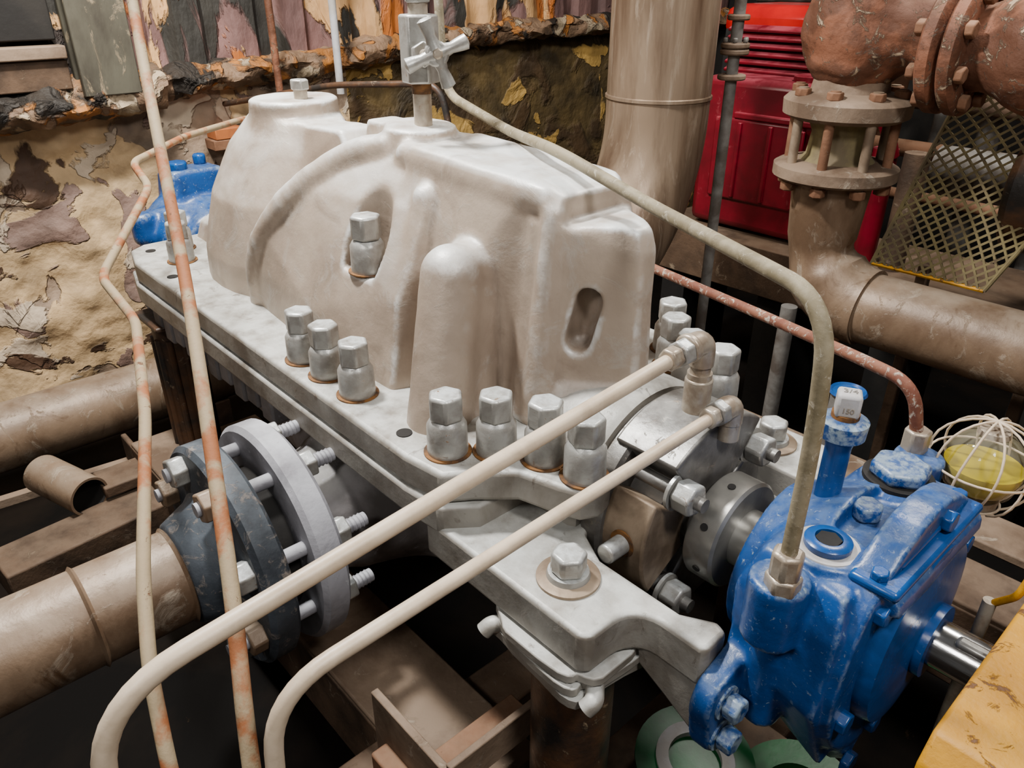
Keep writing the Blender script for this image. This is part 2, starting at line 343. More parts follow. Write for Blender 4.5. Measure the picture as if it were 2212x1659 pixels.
def arc_(cx,cy,r,a0,a1,n=6): return [(cx+r*math.cos(math.radians(a0+(a1-a0)*i/n)),cy+r*math.sin(math.radians(a0+(a1-a0)*i/n))) for i in range(n+1)]
for k,s in enumerate((-1,1)):
    fp=[(4.6,-3.05),(7.65,-3.05),(7.75,-2.95),(7.75,-2.6)]+arc_(8.15,-2.55,.4,180,90,6)+[(8.7,-2.15),(8.78,-2.1),(8.78,-1.7),(8.6,-1.62),(8.2,-1.85),(6.9,-1.85),(6.4,-1.6),(6.2,-1.2),(4.6,-1.2)]
    prism(G,f'foot_plate_{k}',[(x,-y if s>0 else y) for x,y in fp] ,-1.5,-.88,'flange',bev=.07,seg=3)
    prism(G,f'arm_web_{k}',[(6.9,-1.4),(8.75,-1.4),(8.75,-2.3),(8.3,-2.05),(7.6,-1.7)],min(s*1.72,s*2.13),max(s*1.72,s*2.13),'flange',axis='y',bev=.05)
Hl=[sym([(-6.5,2.4,-.9),(4.6,2.4,-.9),(4.6,2.2,-1.4),(3.6,1.6,-3.6),(-5.0,1.6,-3.4),(-6.4,2.2,-1.3)]),
    disc((1.5,-3.9,-2.42),1.15,'y',3),disc((1.5,-2.9,-2.42),1.25,'y',2,r2=1.8),
    disc((-1,1,-1.6),1.2,'y',2.4),cap((1.5,-1.4,-2.6),(-3.5,-1.3,-2.4),1.1,.8),
    sym([(4.5,1.9,-.8),(6.3,1.3,-.8),(6.3,1.0,-2.2),(4.5,1.6,-2.6)])]
cast(G,'lower_casing',Hl,'lower',vox=.09,k=.35,amp=.04)
for i in range(10):
    x=-6.2+i*.62
    prism(G,f'flange_boss_{i}',[(x-.24,-2.98),(x+.24,-2.98),(x+.24,-2.3),(x-.24,-2.3)],-1.5-.12*(i%2),-.98,'lower',bev=.05)
bolts=[(.47,-2.57),(1.29,-2.57),(2.21,-2.57),(4.54,-2.54),(5.0,-2.02),(5.61,-1.66),(6.27,-1.55),(-6.25,-2.1),(-7.2,-1.75)]
n_=0
for x,y in bolts:
    for s in (1,-1): capnut(G,n_,x,y*s,0);n_+=1
capnut(G,n_,1.15,-1.5,1.56,1.03);n_+=1
capnut(G,n_,1.15,1.5,1.56,1.03)
for k,(x,y) in enumerate([(3.72,-2.72),(-5.3,-2.7),(-7.5,-2.4)]):
    lathe(G,f'dowel_hole_{k}',[(0,0),(.12,0),(.12,.015),(0,.015)],(x,y,0),(0,0,1),'dark')
for k,y in enumerate((-2.42,2.42)):
    lathe(G,f'foot_washer_{k}',[(0,0),(.42,0),(.42,.04),(.36,.06),(0,.06)],(6.85,y,-.88),(0,0,1),'glandbr')
    lathe(G,f'foot_bolt_collar_{k}',[(0,0),(.29,0),(.27,.07),(0,.07)],(6.85,y,-.82),(0,0,1),'nut')
    hexhead(G,f'foot_bolt_{k}',(6.85,y,-.76),(0,0,1),.25,.3,'nut',.4,.05)
cyl(G,'plug_neck',(-3.4,0,3.7),(-3.4,0,3.95),.14,'fit');hexhead(G,'vent_plug',(-3.4,0,3.92),(0,0,1),.2,.2,'nut',.2)
zc=-.9
lathe(G,'seal_chamber',[(0,0),(1.62,0),(1.66,.1),(1.66,1.1),(1.6,1.2),(0,1.2)],(5.0,0,zc),(1,0,0),'flange',n=64)
lathe(G,'gland_flange',[(0,0),(1.5,0),(1.54,.05),(1.54,.3),(1.48,.35),(0,.35)],(6.2,0,zc),(1,0,0),'gland',n=64)
def gseg(name,a0,a1,r0,r1,x0,x1,m):
    pts=[(r1*math.cos(math.radians(a0+(a1-a0)*i/10)),zc+r1*math.sin(math.radians(a0+(a1-a0)*i/10))) for i in range(11)]
    pts+=[(r0*math.cos(math.radians(a1+(a0-a1)*i/10)),zc+r0*math.sin(math.radians(a1+(a0-a1)*i/10))) for i in range(11)]
    prism(G,name,pts,x0,x1,m,axis='x',bev=.04)
gseg('gland_block_top',52,128,.55,1.62,6.3,7.35,'gland')
gseg('gland_block_near',148,212,.55,1.42,6.5,7.25,'glandbr')
gseg('gland_block_far',-32,32,.55,1.42,6.5,7.25,'gland')
gseg('gland_block_bottom',232,308,.55,1.5,6.4,7.25,'gland')
lathe(G,'gland_body',[(0,0),(1.05,0),(1.05,.6),(1.0,.64),(0,.64)],(6.5,0,zc),(1,0,0),'gland',n=48)
for k,a in enumerate((45,135,225,315)):
    y=1.22*math.cos(math.radians(a));z=zc+1.22*math.sin(math.radians(a))
    cyl(G,f'gland_stud_{k}',(6.3,y,z),(7.75,y,z),.1,'gland')
    lathe(G,f'gland_washer_{k}',[(0,0),(.27,0),(.27,.05),(0,.05)],(7.28,y,z),(1,0,0),'nut')
    hexhead(G,f'gland_nut_{k}',(7.33,y,z),(1,0,0),.24,.3,'nut',.3+k,.04)
cyl(G,'setting_pin',(6.9,-1.3,zc+.05),(6.9,-1.78,zc+.05),.14,'nut',bev=.03)
lathe(G,'pin_rust',[(0,0),(.2,0),(.2,.03),(0,.03)],(6.9,-1.4,zc+.05),(0,-1,0),'ringrust')
lathe(G,'seal_collar',[(0,0),(.78,0),(.8,.03),(.8,.42),(.76,.46),(0,.46)],(7.45,0,zc),(1,0,0),'collar',n=56)
for k,a in enumerate((150,100,200)):
    y=.8*math.cos(math.radians(a));z=.8*math.sin(math.radians(a));d=Vector((0,y,z)).normalized()
    cyl(G,f'set_screw_{k}',Vector((7.68,y,zc+z))-d*.05,Vector((7.68,y,zc+z))+d*.012,.055,'dark',n=12)
cyl(G,'pump_shaft',(7,0,zc),(8.5,0,zc),.42,'collar')
cyl(G,'drive_shaft',(10.2,0,zc),(12.6,0,zc),.29,'chrome',n=48)
box(G,'shaft_key',(10.95,-.12,zc+.27),(.5,.16,.12),'collar',.05)
# ============================================================== BEARING HOUSING
def bearing(name,X,dirx,full=True):
    B=grp(name)
    def x_(x): return X+dirx*(x-8)
    def pm(l): return [(x_(x),y,z) for x,y,z in l]
    hs=[]
    hs.append(pm(disc((8.35,0,zc),1.1,'x',.9,r2=1.45)))
    top=[(8.65,1.0,.0),(8.8,1.25,.2),(9.9,1.5,.28),(10.0,1.7,-.1),(8.65,1.5,-.3),(8.75,1.6,-1.1),(10.0,1.85,-1.2),(8.75,1.0,-2.1),(10.0,1.2,-2.55)]
    hs.append(pm(sym(top)))
    hs.append(pm(disc((9.75,0,zc),1.72,'x',.38)))
    hs.append(pm([(9.8,-.45,-3.0),(10.1,-.45,-3.0),(9.8,-1.0,-2.2),(10.1,-1.0,-2.2),(9.8,.2,-2.2),(10.1,.2,-2.2),(9.9,-.7,-2.95)]))
    for s in (-1,1):
        hs.append(pm(disc((8.78,s*2.0,-1.55),.38,'x',.3)+disc((8.78,s*1.95,-2.1),.32,'x',.3)+[(8.76,s*1.3,-.9),(9.05,s*1.3,-.9),(8.76,s*1.2,-2.2),(9.05,s*1.2,-2.2)]))
        hs.append(pm([(8.75,s*1.5,-1.0),(9.3,s*1.65,-1.0),(9.3,s*1.65,-2.0),(8.75,s*1.5,-2.0)]+[(9.2,s*1.2,-1.0),(9.2,s*1.0,-2.2)]))
        hs.append(pm(disc((9.3,s*1.58,-1.9),.24,'z',2.15)))
        hs.append(pm(disc((9.28,s*1.75,-.5),.32,'z',.85)))
    hs.append(pm(disc((9.38,-.95,0),.42,'z',.38)))
    hs.append(pm(disc((9.3,1.05,0),.46,'z',.32)))
    hs.append(pm(sym([(9.7,1.2,.1),(10.35,1.15,.05),(9.7,1.2,.34),(10.3,1.15,.28)])))
    if not full: hs+= [pm(sym([(9.2,.9,0),(10.6,.9,0),(9.3,.75,1.25),(10.4,.75,1.2)]))]
    cast(B,'housing_body',hs,'blue',vox=.04 if full else .09,k=.07,blur=1,amp=.012)
    if not full: 
        cyl(B,'end_cover',(x_(10.1),0,zc),(x_(10.7),0,zc),1.3,'bluecl',bev=.1)
        hexhead(B,'filler_plug',(x_(9.7),-.4,1.2),(0,0,1),.3,.25,'bluecl',.1,.06);hexhead(B,'top_hex_bolt',(x_(10.1),.4,1.2),(0,0,1),.2,.3,'bluecl',.1,.06)
        return B
    box(B,'top_cover',(10.02,-.05,.36),(.54,2.35,.13),'bluecl',.05)
    box(B,'top_cover_rib',(10.02,-.0,.47),(.26,1.7,.16),'bluecl',.07)
    for k,y in enumerate((-1.08,1.0)): hexhead(B,f'cover_bolt_{k}',(10.02,y,.42),(0,0,1),.1,.1,'bluecl',.3,.02)
    lathe(B,'drive_end_cover',[(0,0),(1.2,0),(1.25,.05),(1.2,.25),(.6,.35),(.45,.35),(0,.35)],(10.05,0,zc),(1,0,0),'bluecl',n=48)
    lathe(B,'shaft_seal_ring',[(0,0),(.46,0),(.46,.1),(0,.1)],(10.4,0,zc),(1,0,0),'bluecl')
    for k in range(6):
        a=math.radians(k*60+20);hexhead(B,f'end_bolt_{k}',(10.1,1.48*math.cos(a),zc+1.48*math.sin(a)),(1,0,0),.14,.14,'bluecl',0,.02)
    lathe(B,'plug_seat',[(0,0),(.36,0),(.35,.02),(0,.02)],(9.38,-.95,.375),(0,0,1),'cond')
    lathe(B,'socket_plug',[(0,0),(.25,0),(.26,.02),(.26,.08),(.22,.11),(.15,.11),(.145,.03),(0,.03)],(9.38,-.95,.39),(0,0,1),'bluecl')
    cyl(B,'socket_recess',(9.38,-.95,.40),(9.38,-.95,.485),.145,'dark',n=6)
    hexhead(B,'top_hex_bolt',(9.36,.05,.26),(0,0,1),.19,.2,'blue',.2,.04)
    lathe(B,'filler_gasket',[(0,0),(.43,0),(.43,.06),(0,.06)],(9.3,1.05,.3),(0,0,1),'dark')
    hexhead(B,'filler_plug',(9.3,1.05,.35),(0,0,1),.38,.2,'blue',.1,.06)
    lathe(B,'vent_riser',[(0,0),(.26,0),(.2,.08),(.15,.2),(.15,.95),(.17,1.05),(.27,1.12),(.28,1.32),(.2,1.36),(0,1.36)],(8.88,0,.1),(0,0,1),'blue')
    lathe(B,'vent_neck',[(0,0),(.16,0),(.16,.1),(0,.1)],(8.88,0,1.42),(0,0,1),'ringrust')
    box(B,'square_plug',(8.88,0,1.64),(.27,.27,.3),'cond',.04,rot=Matrix.Rotation(.5,4,'Z'))
    for k,z in enumerate((-1.55,-2.1)):
        lathe(B,f'ear_washer_{k}',[(0,0),(.22,0),(.22,.04),(0,.04)],(9.06,-2.02,z),(1,0,0),'blue')
        hexhead(B,f'ear_bolt_{k}',(9.1,-2.02,z),(1,0,0),.17,.2,'blue',.2,.03)
    hexhead(B,'drain_plug',(10.08,-.6,-2.85),(1,0,0),.16,.12,'bluecl',0,.02)
    return B
bearing('bearing_housing',8,1)
bearing('bearing_housing',-8.6,-1,False)
def text(g,name,s,loc,size,rot,m):
    c=bpy.data.curves.new(name,'FONT');c.body=s;c.size=size*K;c.extrude=.0006;c.align_x='CENTER';c.align_y='CENTER'
    o=bpy.data.objects.new(name,c);COL.objects.link(o);o.location=Vector(loc)*K;o.rotation_euler=rot;c.materials.append(M[m]);o.parent=g
Bh=bpy.data.objects['bearing_housing']
text(Bh,'plug_size_mark','3/4',(8.88,0,1.79),.13,(0,0,.5),'greyst')
text(Bh,'plug_class_mark','150',(8.88+.066,-.12,1.6),.09,(math.pi/2,0,.5),'fit')
# ============================================================== OILER
O=grp('caged_glass_oiler')
oc=Vector((9.9,2.3,.25))
lathe(O,'oil',[(0,-.47),(.2,-.43),(.39,-.30),(.475,-.08),(.48,.02),(0,.02)],oc,(0,0,1),'oil')
lathe(O,'globe',[(.12,-.5),(.25,-.46),(.42,-.32),(.495,-.1),(.5,.08),(.44,.28),(.29,.44),(.1,.52),(0,.53)],oc,(0,0,1),'glass')
lathe(O,'oiler_cap',[(.0,0),(.2,0),(.18,.06),(0,.08)],oc+Vector((0,0,.48)),(0,0,1),'fit')
lathe(O,'oiler_base',[(0,0),(.16,0),(.16,.35),(.3,.45),(.3,.6),(0,.6)],oc+Vector((0,0,-1.05)),(0,0,1),'fit')
for k in range(5):
    a=math.pi*k/5+.15;pts=[]
    for j in range(25):
        t=math.radians(-62+304*j/24);w_=1+.04*math.sin(3*t+k*2);pts.append(oc+Vector((.67*w_*math.cos(t)*math.cos(a+.05*k*math.sin(t)),.67*w_*math.cos(t)*math.sin(a+.05*k*math.sin(t)),.67*math.sin(t))))
    tube(O,f'cage_wire_{k}',pts,.017,'wtube',fil=0,n=8)
for k,(r,z) in enumerate(((.67,.03),(.33,-.56))):
    tube(O,f'cage_hoop_{k}',[oc+Vector((r*math.cos(2*math.pi*j/28),r*math.sin(2*math.pi*j/28),z)) for j in range(29)],.017,'wtube',fil=0,n=8)
tube(O,'oiler_pipe',[oc+Vector((0,0,-.95)),oc+Vector((0,0,-1.3)),(9.6,1.6,-1.05)],.12,'fit',fil=.2)
# ============================================================== NEEDLE VALVE
Vv=grp('needle_valve')
vx=.85
cyl(Vv,'nipple',(vx,0,3.7),(vx,0,4.5),.155,'fit');cyl(Vv,'nipple_thread',(vx,0,4.25),(vx,0,4.45),.165,'ringrust')
cyl(Vv,'valve_body',(vx,0,4.42),(vx,0,5.45),.33,'nut',n=6,bev=.04,rot=.35)
cyl(Vv,'upper_nipple',(vx,0,5.42),(vx,0,6.6),.16,'fit');cyl(Vv,'upper_nut',(vx,0,5.62),(vx,0,5.9),.22,'nut',n=6,bev=.02)
ax=Vector((.86,-.46,.08)).normalized();hc=Vector((vx,0,4.85))
cyl(Vv,'bonnet',hc+ax*.2,hc+ax*.5,.2,'nut',n=6,bev=.02);cyl(Vv,'stem',hc+ax*.4,hc+ax*.9,.08,'fit')
hw=hc+ax*.95+Vector((0,.16,0))
cyl(Vv,'handle_hub',hw-ax*.12,hw+ax*.09,.19,'nut',bev=.04);hexhead(Vv,'handle_nut',hw+ax*.09,ax,.09,.06,'fit')
side=Vector((0,0,1)).cross(ax).normalized()
for k in range(4):
    a=math.radians(20+90*k);d=side*math.cos(a)+Vector((0,0,1))*math.sin(a)
    tube(Vv,f'handle_spoke_{k}',[hw+d*.05,hw+d*.25,hw+d*.4,hw+d*.5,hw+d*.53],lambda t:[.13,.085,.11,.12,.06][min(4,int(t*4.99))],'nut',fil=0,n=14)
# ============================================================== TUBES
T1=grp('seal_flush_tube')
cyl(T1,'coupling',(6.87,0,.68),(6.87,0,1.2),.19,'fit',bev=.03);cyl(T1,'street_neck',(6.87,0,1.2),(6.87,0,1.5),.14,'fit')
cyl(T1,'neck_band',(6.87,0,1.18),(6.87,0,1.28),.17,'fit')
tube(T1,'elbow',[(6.87,0,1.4),(6.87,0,1.74),(6.87,-.34,1.74)],.17,'fit',fil=.22)
cyl(T1,'elbow_band',(6.87,-.27,1.74),(6.87,-.38,1.73),.2,'fit',bev=.03)
hexhead(T1,'fitting_nut',(6.87,-.37,1.72),(0,-1,-.03),.19,.2,'nut',.2);hexhead(T1,'ferrule_nut',(6.87,-.58,1.71),(0,-1,-.03),.16,.2,'fit',.5)
tube(T1,'tube_run',[(6.87,-.6,1.7),(6.87,-4,1.42),(6.88,-7.75,1.08),(6.9,-8.0,-1.5),(6.9,-8.0,-4)],.096,'wtube',fil=.75,n=24)
T2=grp('seal_flush_tube')
cyl(T2,'coupling',(7.42,0,.5),(7.42,0,.85),.15,'fit')
tube(T2,'elbow',[(7.42,.0,.75),(7.42,0,1.0),(7.42,-.25,1.0)],.16,'fit',fil=.2)
hexhead(T2,'fitting_nut',(7.42,-.22,1.0),(0,-1,0),.18,.17,'nut',.2);hexhead(T2,'ferrule_nut',(7.42,-.4,1.0),(0,-1,0),.15,.16,'fit',.5)
tube(T2,'tube_run',[(7.42,-.45,.99),(7.42,-3.5,.88),(7.44,-6.62,.78),(7.5,-6.8,-1.0),(7.5,-6.8,-4)],.082,'wtube',fil=.6,n=24)
T3=grp('bearing_vent_tube')
bx,by=9.36,-1.85
cyl(T3,'swivel_base',(bx,by,.3),(bx,by,.5),.2,'fit',n=6,bev=.03);cyl(T3,'tube_nut',(bx,by,.48),(bx,by,.8),.18,'fit',n=6,bev=.04,rot=.3)
tube(T3,'tube_run',[(bx,by,.6),(bx,by,2.2),(9.25,-1.85,3.5),(6.04,-.36,3.46),(4.1,-.02,3.78),(2.03,.91,3.68),(-.36,1.4,4.03),(-.5,1.42,6.5)],.084,'gtube',fil=.6,n=20)
T4=grp('bearing_vent_tube')
cyl(T4,'tube_nut',(9.15,1.85,.3),(9.15,1.85,.65),.18,'fit',n=6,bev=.03)
tube(T4,'tube_run',[(9.15,1.85,.5),(9.0,1.72,1.3),(8.2,1.9,1.32),(6.2,2.7,1.12),(3.4,3.3,1.08),(-2,4.2,1.1)],.085,'ptube',fil=.45)
T5=grp('rusty_tubing')
tube(T5,'tube_run',[(-3.9,-2.7,8),(-1.55,-3.6,5.0),(2.15,-4.86,2.5),(3.9,-5.5,1.77),(6.0,-6.3,.6),(7.07,-6.8,-.35),(8.5,-7.3,-2)],.082,'rtube',fil=.8)
T6=grp('rusty_tubing')
tube(T6,'tube_run',[(-9,2.2,2.6),(-8.1,.7,2.7),(-6.9,-1.26,2.67),(-5.15,-3.05,2.6),(-3.9,-3.2,2.35),(-1.75,-4.95,1.5),(-.1,-5.0,1.25),(2.4,-5.8,.95),(4.6,-6.75,.25),(5.56,-7.1,-.1),(6.3,-7.3,-.65),(7.5,-7.6,-3)],.076,'rtube',fil=.3)
# ============================================================== near flanged pipe
F_=grp('flanged_discharge_pipe')
fx,fz=1.5,-2.42
def yl(name,prof,y,m,n=56): lathe(F_,name,prof,(fx,y,fz),(0,-1,0),m,n=n)
yl('nozzle_flange',[(0,0),(1.85,0),(1.95,.08),(1.95,.42),(1.87,.5),(0,.5)],-3.7,'whitefl')
yl('gasket',[(0,0),(1.25,0),(1.25,.4),(0,.4)],-4.2,'dark')
yl('companion_flange',[(0,0),(1.86,0),(1.92,.06),(1.92,.4),(1.84,.48),(1.15,.5),(1.05,.6),(.85,1.05),(.78,1.1),(0,1.1)],-4.6,'blackfl')
yl('weld_bead',[(.75,0),(.81,.04),(.75,.09)],-5.68,'pipe')
cyl(F_,'pipe_run',(fx,-5.6,fz),(fx,-14,fz),.76,'pipe',n=56)
yl('weld_bead_2',[(.75,0),(.81,.05),(.75,.1)],-7.0,'pipe')
for k in range(8):
    a=math.radians(22.5+45*k);x=fx+1.56*math.cos(a);z=fz+1.56*math.sin(a)
    cyl(F_,f'stud_{k}',(x,-3.1,z),(x,-5.4,z),.115,'whitefl')
    for q in range(5): lathe(F_,f'stud_thread_{k}_{q}',[(.1,0),(.13,.03),(.1,.06)],(x,-3.15-.07*q,z),(0,-1,0),'whitefl',n=16)
    hexhead(F_,f'back_nut_{k}',(x,-3.7,z),(0,1,0),.24,.24,'nut',k);hexhead(F_,f'front_nut_{k}',(x,-5.07,z),(0,-1,0),.26,.27,'pipe' if k%2 else 'nut',k)
# ============================================================== supports
def pedestal(name,x,y,z,r,m):
    P=grp(name)
    cyl(P,'column',(x,y,z),(x,y,-7.9),r,m,n=40)
    box(P,'cap_plate',(x,y,z+.06),(1.5,1.3,.12),m,.04);box(P,'foot',(x,y,-7.75),(2,2,.2),'beam')
    return P
P1=pedestal('pump_pedestal',7.0,-2.4,-2.05,.58,'column')
for i in range(3): 
    prism(P1,f'shim_{i}',[(6.95+(.85+.09*math.sin(5*t+i))*math.copysign(abs(math.cos(t))**.35,math.cos(t)),-2.45+(.72+.06*math.sin(4*t+i))*math.copysign(abs(math.sin(t))**.35,math.sin(t))) for t in [2*math.pi*j/40+.01 for j in range(40)]],-1.98+.16*i,-1.84+.16*i,'flange',bev=.03)
for k,(ex,ey) in enumerate(((6.1,-3.1),(7.9,-3.0))):
    tube(P1,f'clamp_ear_{k}',[(ex+.3*(1 if k==0 else -1),ey+.35,-1.8),(ex,ey,-1.8),(ex-.05,ey-.1,-1.9)],.12,'flange',fil=.1)
pedestal('pump_pedestal',7.0,2.4,-1.6,.56,'column')
P3=pedestal('pump_pedestal',-6.7,-2.5,-1.5,.52,'column');pedestal('pump_pedestal',-6.7,2.5,-1.2,.52,'column')
for k in range(10):
    a=2*math.pi*k/10;cyl(P3,f'column_rib_{k}',(-6.7+.5*math.cos(a),-2.5+.5*math.sin(a),-1.9),(-6.7+.5*math.cos(a),-2.5+.5*math.sin(a),-7),.09,'column',n=10)
Bp=grp('steel_baseplate')
box(Bp,'rail_near',(-.7,-3.1,-5.1),(14,1.7,.18),'plate');box(Bp,'rail_near_web',(0,-3.9,-5.9),(17,.15,1.6),'beam')
box(Bp,'rail_far',(2,4.4,-3.2),(22,1.3,.18),'beam');box(Bp,'rail_far_web',(2,3.8,-4),(22,.15,1.6),'beam')
box(Bp,'rail_outer',(4,6.8,-3.6),(24,1.1,.2),'plate')
for k,x in enumerate((-7,-3.2,4.6)): box(Bp,f'cross_beam_{k}',(x,-2.8,-5.5),(1.0,4.5,.3),'beam')
box(Bp,'brace_plate',(5.75,-4.15,-4.5),(2.4,.13,1.8),'plate',.02)
box(Bp,'brace_channel',(5.3,-4.35,-4.9),(.9,.3,.9),'rust',.04)
cyl(Bp,'brace_stud',(5.3,-4.4,-4.9),(5.3,-4.75,-4.9),.12,'rust')
box(Bp,'brace_angle',(6.42,-3.3,-3.75),(.12,1.75,.6),'plate',.02)
box(Bp,'brace_angle_leg',(6.1,-3.3,-4.05),(.7,1.75,.1),'rust',.02)
box(Bp,'timber_block',(-6.0,-5.2,-6.2),(1.3,5.0,.9),'beam',.05,rot=Matrix.Rotation(.1,4,'Z'))
box(Bp,'angle_strip',(-8.5,-4.5,-6.0),(.25,7,.25),'plate',.02,rot=Matrix.Rotation(-.1,4,'Z'))
St=grp('pipe_stub')
s0=(-8.3,-6.0,-5.35);s1=(-6.5,-5.4,-5.4)
tube(St,'stub_wall',[s0,s1],.5,'pipe',fil=0,n=40,cap=False)
tube(St,'stub_bore',[s0,s1],.44,'dark',fil=0,n=40,cap=False)
lathe(St,'stub_lip',[(.44,0),(.5,0)],s1,(1.8,.6,-.05),'pipe')
L1=grp('wall_side_pipe');cyl(L1,'pipe_run',(-12.3,-14,-6.0),(-12.3,14,-6.0),1.0,'pipe',n=56)
for k,y in enumerate((-8,0,8)): box(L1,f'saddle_{k}',(-12.3,y,-7.5),(1.2,.6,1.2),'beam')
# ============================================================== big pipe
BP=grp('large_suction_pipe')
cx,cyy,R0=-1.0,8.8,4.4
pts=[(cx,cyy,12),(cx,cyy,7),(cx,cyy,2.8)]+[(cx,cyy-R0+R0*math.cos(a),2.8-R0*math.sin(a)) for a in [math.pi/2*i/24 for i in range(1,25)]]+[(cx,3.6,2.8-R0)]
tube(BP,'pipe_run',pts,1.32,'bigpipe',fil=0,n=64)
lathe(BP,'weld_band',[(1.3,0),(1.36,.03),(1.36,.1),(1.3,.13)],(cx,cyy,3.2),(0,0,1),'bigpipe',n=64)
lathe(BP,'suction_flange',[(0,0),(2.0,0),(2.0,.4),(0,.4)],(cx,3.3,2.8-R0),(0,1,0),'whitefl')
Cn=grp('small_vertical_pipe')
cyl(Cn,'pipe_run',(.0,10.5,-8),(.0,10.5,9),.15,'greyst')
for k,z in enumerate((3.6,4.2,4.35,5.0)): cyl(Cn,f'joint_{k}',(0,10.5,z),(0,10.5,z+.14),.36 if k in(1,2,0) else .28,'plate',bev=.04)
for k in range(6):
    a=k*1.047;hexhead(Cn,f'joint_bolt_{k}',(.28*math.cos(a),10.5+.28*math.sin(a),4.49),(0,0,1),.07,.12,'greyst')
# ============================================================== rusty valve assembly
RV=grp('rusty_flanged_valve')
vx,vy=3.45,10.0
tube(RV,'riser',[(vx,vy,2.0),(vx,vy,1.2)]+[(vx+1.5-1.5*math.cos(a),vy,.35-1.5*math.sin(a)) for a in [math.pi/2*i/14 for i in range(15)]],lambda t:.95-.2*math.sin(min(1,t*2.0)*math.pi),'pipe',fil=0,n=40)
def vl(name,prof,z,m): lathe(RV,name,prof,(vx,vy,z),(0,0,1),m,n=48)
vl('lower_flange',[(0,0),(1.32,0),(1.4,.06),(1.4,.3),(1.3,.36),(.9,.42),(0,.42)],1.75,'plate')
vl('sight_body',[(.9,0),(.72,.2),(.66,.7),(.8,1.0)],2.1,'meshy')
vl('upper_flange',[(0,0),(1.2,0),(1.38,.1),(1.4,.4),(1.3,.5),(.85,.6),(.8,.9),(.85,1.1),(0,1.1)],3.1,'plate')
for k in range(8):
    a=k*math.pi/4+.2;x=vx+1.12*math.cos(a);y=vy+1.12*math.sin(a)
    cyl(RV,f'tie_rod_{k}',(x,y,1.6),(x,y,3.8),.11,'glandbr' if k%2 else 'rust',n=14);hexhead(RV,f'tie_nut_{k}',(x,y,3.6),(0,0,1),.18,.18,'rust');hexhead(RV,f'tie_nut_b_{k}',(x,y,1.5),(0,0,1),.18,.2,'rust')
cast(RV,'tee_body',[disc((vx,vy,3.9),.85,'z',1.6),disc((vx,vy,5.0),1.1,'z',3.0),disc((vx,vy,5.0),.85,'x',2.0),disc((vx-1.0,vy,5.0),.8,'x',.8),cap((vx+.1,vy,4.9),(vx+.1,vy,5.1),1.15),disc((vx,vy,4.15),1.0,'z',.15)],'rustpink',vox=.08,k=.15,amp=.09)
for k,x in enumerate((5.2,5.62)):
    lathe(RV,f'valve_flange_{k}',[(0,0),(1.2,0),(1.28,.06),(1.28,.26),(1.2,.32),(0,.32)],(x,vy,4.7),(1,0,0),'rustpink',n=48)
for k in range(8):
    a=k*math.pi/4+.4;y=vy+1.05*math.cos(a);z=4.7+1.05*math.sin(a)
    hexhead(RV,f'flange_nut_{k}',(5.2,y,z),(-1,0,0),.17,.18,'rust');hexhead(RV,f'flange_nut_b_{k}',(5.94,y,z),(1,0,0),.17,.18,'rust')
cast(RV,'valve_body',[disc((5.8,vy,4.7),.8,'x',2.2),cap((7.2,vy,4.75),(7.2,vy,4.85),1.2),disc((7.2,vy,4.8),.7,'z',2.2),disc((8.2,vy,4.7),1.25,'x',.35)],'rustpink',vox=.1,k=.2,amp=.08)
RP=grp('return_pipe');cyl(RP,'pipe_run',(4.9,10,-1.15),(22,10,-1.15),.86,'pipe',n=56)
cyl(RP,'down_leg',(3.3,9.3,-1.4),(3.3,9.3,-8),.2,'greyst')
cyl(RP,'pipe_end',(4.2,10,-1.15),(5,10,-1.15),.8,'pipe',n=56)
lathe(RP,'weld_bead',[(.84,0),(.89,.04),(.84,.08)],(4.9,10,-1.15),(1,0,0),'pipe')
# ============================================================== red engine
RE=grp('red_engine')
box(RE,'crankcase',(-1.6,16.3,.7),(4.6,2.8,4.8),'red',.25);box(RE,'side_rib',(-1.0,14.85,2.0),(3.0,.2,.2),'red',.05);box(RE,'side_panel',(-1.6,14.85,.6),(3.2,.15,2.6),'red',.08)
for k in range(3): box(RE,f'panel_rib_{k}',(-2.2+k*1.1,14.75,.6),(.14,.12,2.4),'red',.03)
box(RE,'hood',(-2.2,18.6,4.6),(5.2,3.4,1.1),'redb',.4);box(RE,'radiator',(-2.2,17.0,3.6),(4.6,.5,1.6),'dark')
for k in range(6): box(RE,f'louvre_{k}',(-2.0,16.6,3.2+.25*k),(4.4,.35,.1),'red',.03,rot=Matrix.Rotation(.4,4,'X'))
lathe(RE,'oil_cap',[(0,0),(.5,0),(.5,.15),(.35,.2),(0,.2)],(-.6,15.8,3.1),(0,0,1),'red')
tube(RE,'red_hose',[(0,16,3.2),(.3,16,4.5),(-.3,16.5,6),(-1,17,8)],.2,'red',fil=.5)
tube(RE,'coolant_hose',[(.5,15.2,2.9),(1.6,14.7,3.0),(2.4,14.8,2.4),(2.6,15.2,1.4)],.2,'red',fil=.5)
box(RE,'engine_skid',(2,16,-2.6),(14,4,1.6),'beam')
for k in range(3): cyl(RE,f'manifold_{k}',(1.5+.9*k,15.2,-1.8),(1.5+.9*k,15.2,1.6),.35,'red' if k%2 else 'beam')
for k in range(4): box(RE,f'skid_leg_{k}',(-4+4*k,16,-5.7),(1,3,4.8),'dark')
